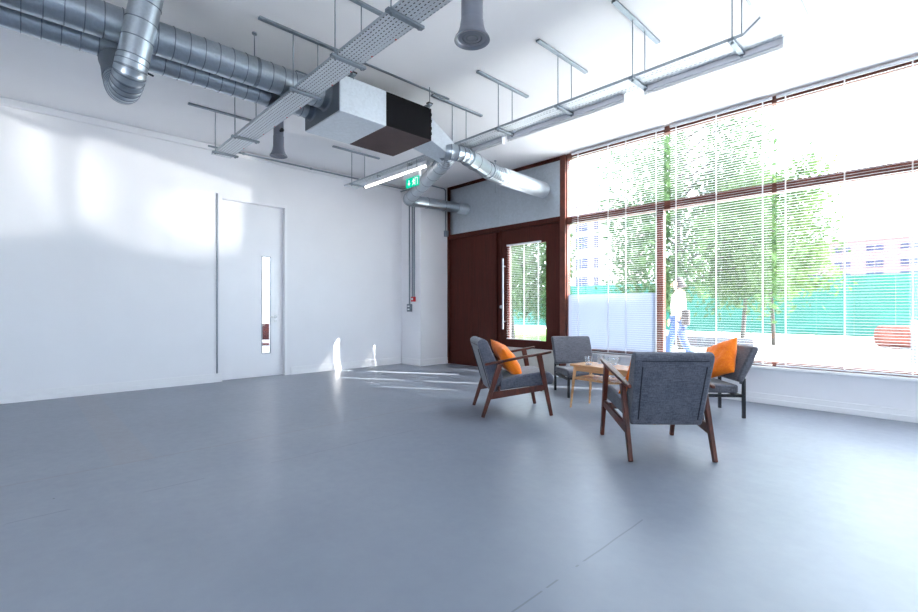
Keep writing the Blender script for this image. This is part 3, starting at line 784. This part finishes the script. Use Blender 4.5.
p = on_chair(a1, -.06, .285, .575); cushion('cushion', 'orange cushion half hidden behind the back of the nearest armchair', *p, cush_rot(a1, .55, .10), .40, .12, 5)
p = on_chair(c2, .03, .10, .56); cushion('cushion', 'big orange cushion propped on the armless chair under the window', *p, cush_rot(c2, .44, .40, .2), .42, .15, 9)

# coffee table
tz = .485
tb = thing('coffee_table', 'small light wood coffee table with a slatted shelf between the chairs', 'table', (-2.35, 4.57, 0), math.atan2(-.055, .62))
TLx, TLy = .51, .185
MB().prism([(TLx * sx_ * (1 - cx_), TLy * sy_ * (1 - cy_)) for sx_, sy_, cx_, cy_ in
   [(-1, -1, 0, .12), (-1, -1, .04, 0), (1, -1, .04, 0), (1, -1, 0, .12), (1, 1, 0, .12), (1, 1, .04, 0), (-1, 1, .04, 0), (-1, 1, 0, .12)]], tz - .022, tz).build('tabletop', M['oak'], tb, .005)
m = MB()
for s_ in (-1, 1):
    m.box(-TLx + .06, TLx - .06, s_ * (TLy - .035) - .009, s_ * (TLy - .035) + .009, tz - .072, tz - .0225)
    m.box(s_ * (TLx - .06) - .009, s_ * (TLx - .06) + .009, -TLy + .045, TLy - .045, tz - .072, tz - .0225)
m.build('apron', M['oak'], tb, .002)
for sx_ in (-1, 1):
    for sy_ in (-1, 1):
        MB().tube([(sx_ * (TLx - .02), sy_ * (TLy - .012), 0), (sx_ * (TLx - .062), sy_ * (TLy - .037), tz - .0225)], [.011, .018], 14).build('leg', M['oak'], tb)
m = MB(); m.box(-TLx + .055, TLx - .055, -TLy + .035, -TLy + .055, .315, .333).box(-TLx + .055, TLx - .055, TLy - .055, TLy - .035, .315, .333)
for i in range(13):
    x = -TLx + .075 + i * (2 * TLx - .15) / 12; m.box(x - .022, x + .022, -TLy + .03, TLy - .03, .333, .343)
m.build('slatted_shelf', M['oak'], tb, .002)
def tumbler(x, y, label, R=.04, Hh=.095):
    prof = [(0, .001), (R * .84, .001), (R * .86, .006), (R, Hh), (R - .0025, Hh), (R * .86 - .003, .012), (0, .011)]
    o = MB().lathe(prof, n=28).build('drinking_glass', M['tumbler'])
    o.location = (x, y, tz + .0005)
    return tag(o, label, 'glass', 'glasses on the coffee table')
tumbler(-2.66, 4.49, 'clear drinking glass nearest the left end of the coffee table')
tumbler(-2.63, 4.70, 'second clear drinking glass, behind the first and nearer the window')
bw = MB().lathe([(0, .002), (.035, .002), (.05, .02), (.066, .06), (.060, .085), (.057, .085), (.063, .06), (.047, .022), (0, .008)], n=32).build('glass_bowl', M['tumbler'])
bw.location = (-2.47, 4.69, tz + .0005); tag(bw, 'round clear glass bowl on the window side of the coffee table', 'bowl')

# ------------------------------------------------------------------ outdoors
struct(bx(-60, 60, YF + .3, 110, -.35, -.02).build('ground_pavement', M['pave']), 'bright pale paved square outside', 'pavement')
struct(bx(-60, 60, -60, YB - .15, -.35, -.02).build('ground_rear', M['pave']), 'paving behind the building', 'pavement')
struct(bx(-60, 60, YF + .12, YF + .3, -.35, .0).build('ground_threshold', M['stone']), 'threshold strip', 'pavement')
# hoarding: boards, posts
hf = thing('hoarding', 'long teal construction hoarding across the square', 'fence', (-6, 24, -.02))
m = MB()
for i in range(34):
    x = -18 + i * 1.2; m.box(x + .004, x + 1.196, -.02, .02, .02, 2.42)
m.build('boards', M['teal'], hf)
m = MB()
for i in range(35): m.box(-18 + i * 1.2 - .04, -18 + i * 1.2 + .04, .02, .12, 0, 2.36)
m.build('posts', M['oak'], hf)
bx(-18, 22.8, -.03, .03, 2.42, 2.46).build('top_cap', M['teal'], hf)

def building(name, label, x0, x1, y0, y1, z1, rows, cols, mat, sillc):
    o = thing(name, label, 'building', ((x0 + x1) / 2, y0, -.02))
    ox, oy = (x0 + x1) / 2, y0
    bx(x0 - ox, x1 - ox, 0, y1 - y0, 0, z1).build('wall', mat, o)
    bx(x0 - .2 - ox, x1 + .2 - ox, -.25, y1 - y0 + .2, z1, z1 + .3).build('parapet', mat, o)
    for z0, zz in rows:
        for a, b in cols:
            w = bx(a - ox, b - ox, -.06, .0, z0, zz).build('window', M['bwin'], o)
            nm = max(2, round((b - a) / 1.0)); m = MB()
            for i in range(nm + 1):
                x = a + (b - a) * i / nm; m.box(x - ox - .04, x - ox + .04, -.12, -.06, z0, zz)
            m.box(a - ox, b - ox, -.14, -.06, z0 - .12, z0).box(a - ox, b - ox, -.11, -.06, (z0 + zz) / 2 - .03, (z0 + zz) / 2 + .03)
            m.build('window_frame', mat, w)
    return o
building('apartment_block', 'long pale apartment block with rows of blue windows behind the teal hoarding', -19.5, 14, 92, 104, 11.4,
         [(9.75, 10.65), (7.3, 8.3), (5.75, 6.6)], [(-15.3 + 3.72 * i, -13.3 + 3.72 * i) for i in range(8)], M['bld'], None)
building('apartment_tower', 'pale block of flats far left behind the hoarding, seen past the post', -42, -31.5, 60, 70, 16.2,
         [(12.4, 13.9), (9.8, 11.6), (6.9, 8.5), (4.3, 5.7)], [(-37.6, -35.6), (-34.6, -33.9)], M['bld2'], None)

def tree(label, x, y, h, rx, seed, lm, n=5200, low=.8, trunk=.06, drop=.5, top=None):
    rnd = random.Random(seed)
    o = thing('leafy_tree', label, 'tree', (x, y, -.02), 0, 'trees on the square')
    m = MB(); pts = []
    for i in range(9):
        t_ = i / 8; pts.append((.12 * math.sin(t_ * 3 + seed), .10 * math.cos(t_ * 2.4 + seed) - .1, t_ * h * .82))
    m.tube(pts, [trunk * (1.15 - .85 * i / 8) for i in range(9)], 10)
    tips = []
    for b in range(30):
        t_ = .28 + .68 * (b / 29); z0 = t_ * h * .82; a = b * 2.4 + rnd.uniform(-.4, .4)
        L = rx * (1.05 - .55 * abs(t_ - .5) * 1.3) * rnd.uniform(.7, 1.05)
        P = [(0, 0, z0)]
        for s_ in (.35, .7, 1): P.append((math.cos(a) * L * s_, math.sin(a) * L * s_, z0 + h * .16 * s_ - drop * h * .16 * s_ ** 3))
        m.tube(P, [trunk * .35, trunk * .25, trunk * .16, trunk * .06], 6)
        tips.append((P, L))
    m.build('trunk', M['bark'], o)
    f = MB(); per = n // len(tips)
    for P, L in tips:
        for s_ in range(per):
            t_ = rnd.uniform(.25, 1.05) ** .8; j = min(2, int(t_ * 3)); u = min(1.1, t_ * 3 - j)
            c = Vector(P[j]).lerp(Vector(P[j + 1]), u)
            hang = rnd.random() ** 1.6 * min(c.z - low, h * .30) * drop
            c = c + Vector((rnd.gauss(0, .20), rnd.gauss(0, .20), rnd.gauss(0, .15) - max(0, hang)))
            sz = rnd.uniform(.055, .12)
            d = Vector((rnd.gauss(0, 1), rnd.gauss(0, 1), rnd.gauss(-.6, .8))).normalized(); s2 = d.cross(Vector((rnd.gauss(0, 1), rnd.gauss(0, 1), rnd.gauss(0, 1)))).normalized()
            f.add([c - d * sz, c + s2 * sz * .45, c + d * sz, c - s2 * sz * .45], [(0, 1, 2, 3)])
    f.build('foliage', lm, o)
    return o
tree('large drooping tree filling the middle of the shop window', -4.95, 13.4, 7.4, 2.5, 3, M['leaf'], 12500, .9, .11, .9)
tree('slim young tree with a thin grey trunk before the teal hoarding, the right one', -3.64, 16.69, 6.4, 1.75, 8, M['leaf2'], 6500, 1.3, .055, .5)
tree('second slim tree, left of the thin grey trunk and farther back', -4.72, 18.2, 6.6, 1.8, 12, M['leaf2'], 6500, 1.2, .07, .6)
tree('bushy tree seen through the glass of the brown door', -10.6, 12.8, 5.2, 2.2, 21, M['leaf'], 9000, .6, .09, .8)
tree('tree at the far left behind the one in the brown door glass', -13.5, 15.5, 6.2, 2.2, 25, M['leaf2'], 4200, .6, .09, .7)
struct(bx(-16, -8.3, 10.2, 20, -.02, .02).build('ground_lawn', M['grass']), 'green lawn seen through the door glass', 'lawn')

lg = MB(); 
lg.tube([(-1.33, 17.78, .31), (-1.27, 17.78, .31), (-1.2, 17.79, .31), (.35, 18.0, .31), (.42, 18.0, .31)], [.20, .28, .32, .32, .22], 24)
for xx in (-.9, .1): lg.box(xx - .1, xx + .1, 17.6, 18.1, -.02, .04)
tag(lg.build('log_bench', M['brick'], top=True), 'thick red-brown log lying on the paving at the right edge of the window', 'log')
bo = thing('bollard', 'thin grey bollard in front of the red-brown log', 'bollard', (-.37, 12.65, -.02))
MB().tube([(0, 0, 0), (0, 0, .86), (0, 0, .90)], [.05, .05, .03], 16).build('post', M['stone'], bo)
MB().tube([(0, 0, .72), (0, 0, .78)], .054, 16).build('band', M['white_pl'], bo)
pl = thing('low_planter', 'low grey stone kerb planter on the square under the drooping tree', 'planter', (-5.0, 14.6, -.02))
bx(-1.5, 1.5, -.25, .25, 0, .28).build('kerb', M['stone'], pl, .03)

# ---- person walking past outside
pr_ = thing('person', 'person in a white shirt and blue jeans walking past outside the window', 'person', (-3.52, 9.25, -.02), math.radians(8))
def skin(name, verts, edges, radii, mat, parent, sub=2, root=0):
    me = D.meshes.new(name); me.from_pydata(verts, edges, [])
    o = D.objects.new(name, me); col.objects.link(o); o.parent = parent
    sk = o.modifiers.new('skin', 'SKIN'); sk.use_smooth_shade = True
    for i, r_ in enumerate(radii):
        sv = me.skin_vertices[0].data[i]; sv.radius = r_ if isinstance(r_, tuple) else (r_, r_); sv.use_root = (i == root)
    sb = o.modifiers.new('sub', 'SUBSURF'); sb.levels = sb.render_levels = sub
    me.materials.append(mat); return o
# local frame: walks towards -x; y is left/right
V = [(0, 0, .93), (0, 0, 1.08), (-.01, 0, 1.25), (0, 0, 1.40), (-.015, 0, 1.47), (-.03, 0, 1.53), (-.035, 0, 1.60), (-.03, 0, 1.67),
     (0, -.09, .90), (-.14, -.09, .50), (-.19, -.09, .10), (-.19, -.09, .06), (-.33, -.10, .045),
     (0, .09, .90), (.06, .09, .50), (.26, .09, .14), (.27, .09, .09), (.17, .10, .035),
     (0, -.17, 1.39), (.08, -.20, 1.12), (.04, -.20, .88), (0, .17, 1.39), (-.06, .21, 1.12), (-.20, .20, .93)]
Ed = [(0, 1), (1, 2), (2, 3), (3, 4), (4, 5), (5, 6), (6, 7), (0, 8), (8, 9), (9, 10), (10, 11), (11, 12), (0, 13), (13, 14), (14, 15), (15, 16), (16, 17), (3, 18), (18, 19), (19, 20), (3, 21), (21, 22), (22, 23)]
R_ = [(.12, .15), (.11, .13), (.12, .15), (.10, .13), .055, .062, .092, .072, .085, .058, .04, .045, .035, .085, .058, .04, .045, .035, .055, .042, .03, .055, .042, .03]
body = skin('body', V, Ed, R_, M['skin'], pr_)
def hand(cx, cy, cz, dx, nm):
    hv = [(cx, cy, cz), (cx + dx * .35, cy, cz - .07)]; he = [(0, 1)]; hr = [(.026, .016), (.034, .014)]
    for i, (oy, L) in enumerate(((-.028, .062), (-.009, .072), (.010, .066), (.028, .052))):
        b = len(hv); hv += [(cx + dx * .42, cy + oy, cz - .085), (cx + dx * .30 - .008, cy + oy, cz - .085 - L * .55), (cx + dx * .1 - .022, cy + oy, cz - .085 - L)]
        he += [(1, b), (b, b + 1), (b + 1, b + 2)]; hr += [.009, .0085, .007]
    b = len(hv); hv += [(cx - .03, cy + .01, cz - .04), (cx - .042, cy + .015, cz - .075)]; he += [(0, b), (b, b + 1)]; hr += [.010, .008]
    skin(nm, hv, he, hr, M['skin'], pr_, 1)
hand(.035, -.20, .865, -.02, 'hand'); hand(-.215, .20, .915, -.04, 'hand')
sv_ = [(0, 0, .86), (0, 0, 1.06), (-.01, 0, 1.24), (0, 0, 1.38), (0, 0, 1.44), (0, -.17, 1.39), (.075, -.20, 1.13), (.045, -.20, .95), (0, .17, 1.39), (-.055, .21, 1.13), (-.15, .205, .99)]
skin('shirt', sv_, [(0, 1), (1, 2), (2, 3), (3, 4), (3, 5), (5, 6), (6, 7), (3, 8), (8, 9), (9, 10)], [(.15, .18), (.14, .165), (.145, .175), (.115, .15), .065, .07, .056, .05, .07, .056, .05], M['shirt'], pr_)
tv = [(0, 0, .90), (0, -.09, .86), (-.14, -.09, .50), (-.185, -.09, .12), (0, .09, .86), (.06, .09, .50), (.25, .09, .15)]
skin('jeans', tv, [(0, 1), (1, 2), (2, 3), (0, 4), (4, 5), (5, 6)], [(.125, .155), .098, .074, .062, .098, .074, .062], M['jeans'], pr_)
skin('hair', [(.03, 0, 1.60), (0, 0, 1.68), (-.05, 0, 1.705), (.055, 0, 1.53)], [(0, 1), (1, 2), (0, 3)], [.085, .092, .06, .05], M['hair'], pr_)
fm = MB().tube([(-.125, 0, 1.605), (-.150, 0, 1.575), (-.118, 0, 1.565)], [.008, .014, .008], 8)
fm.build('nose', M['skin'], pr_)
em = MB()
for sy_ in (-1, 1): em.tube([(-.112, sy_ * .032, 1.615), (-.122, sy_ * .030, 1.615)], .010, 10)
em.build('eyes', M['hair'], pr_)
MB().tube([(-.114, -.022, 1.535), (-.121, 0, 1.533), (-.114, .022, 1.535)], .006, 8).build('mouth', M['maroon'], pr_)
for sy_ in (-1, 1): MB().tube([(-.03, sy_ * .088, 1.63), (-.022, sy_ * .100, 1.60), (-.03, sy_ * .088, 1.57)], [.012, .018, .010], 8).build('ear', M['skin'], pr_)
for (x, y, z, rr) in ((-.25, -.095, .0, 0), (.23, .095, .0, 1)):
    m = MB().tube([(x + .08, y, .05), (x + .02, y, .055), (x - .08, y, .04), (x - .14, y, .028)], [.042, .048, .040, .024], 14)
    m.build('shoe', M['white_pl'], pr_)
bag = MB().box(.10, .24, -.27, -.15, .80, 1.10)
bg = bag.build('shoulder_bag', M['hair'], pr_, .03)

# ------------------------------------------------------------------ light
w = D.worlds.new('sky'); scn.world = w; w.use_nodes = True
nt = w.node_tree; bgn = nt.nodes['Background']
bgn.inputs[0].default_value = (.74, .87, 1.0, 1); bgn.inputs[1].default_value = SKY if 'SKY' in globals() else 3.2
def sun(name, d, s, ang, c):
    l = D.lights.new(name, 'SUN'); l.energy = s; l.angle = ang; l.color = c
    o = D.objects.new(name, l); col.objects.link(o); o.rotation_euler = Vector(d).to_track_quat('-Z', 'Y').to_euler(); o.location = (6, 12, 9); return o
ce = math.cos(math.radians(33.8)); se = math.sin(math.radians(33.8))
sun('sun', (-.855 * ce, -.52 * ce, -se), 12, .006, (1, .95, .88))
def area(name, loc, sx_, sy_, p, c=(1, 1, 1)):
    l = D.lights.new(name, 'AREA'); l.shape = 'RECTANGLE'; l.size = sx_; l.size_y = sy_; l.energy = p; l.color = c
    o = D.objects.new(name, l); col.objects.link(o); o.location = loc; return o
def glint(loc, aim, half, p, blend):
    l = D.lights.new('sun_glint', 'SPOT'); l.energy = p; l.spot_size = 2 * half; l.spot_blend = blend; l.shadow_soft_size = .12; l.color = (1, .97, .93)
    o = D.objects.new('sun_glint', l); col.objects.link(o); o.location = loc; o.rotation_euler = (Vector(aim) - Vector(loc)).to_track_quat('-Z', 'Y').to_euler()
# added spot lamps stand in for sunlight thrown back by glass across the square
glint((7.0, 18.0, .6), (XL, 1.62, 2.9), .052, 4200, .35)
glint((8.5, 17.0, .5), (XL, -.35, 2.75), .040, 3800, .5)
glint((6.2, 18.5, .6), (XL, 1.95, 2.45), .018, 4200, .3)
area('corridor_light', (XL - 1.0, 3.2, 2.85), .4, 1.8, 45)

# ------------------------------------------------------------------ camera
cd = D.cameras.new('camera'); cam = D.objects.new('camera', cd); col.objects.link(cam); scn.camera = cam
cam.location = (0, 0, H); cam.rotation_euler = (PI / 2, 0, .809)
cd.sensor_width = 36; cd.sensor_fit = 'HORIZONTAL'; cd.lens = 36 * 460.4 / 918
cd.shift_y = (308.57 - 306) / 918
cd.clip_start = .05; cd.clip_end = 400
vs_ = scn.view_settings
vs_.view_transform = 'Standard'; vs_.look = 'None'; vs_.exposure = 1.65; vs_.gamma = 1; vs_.use_curve_mapping = False
cy = scn.cycles
cy.use_denoising = True
cy.max_bounces = 14; cy.diffuse_bounces = 6; cy.glossy_bounces = 4; cy.transmission_bounces = 8; cy.transparent_max_bounces = 24
cy.caustics_reflective = False; cy.caustics_refractive = False
cy.sample_clamp_indirect = 8
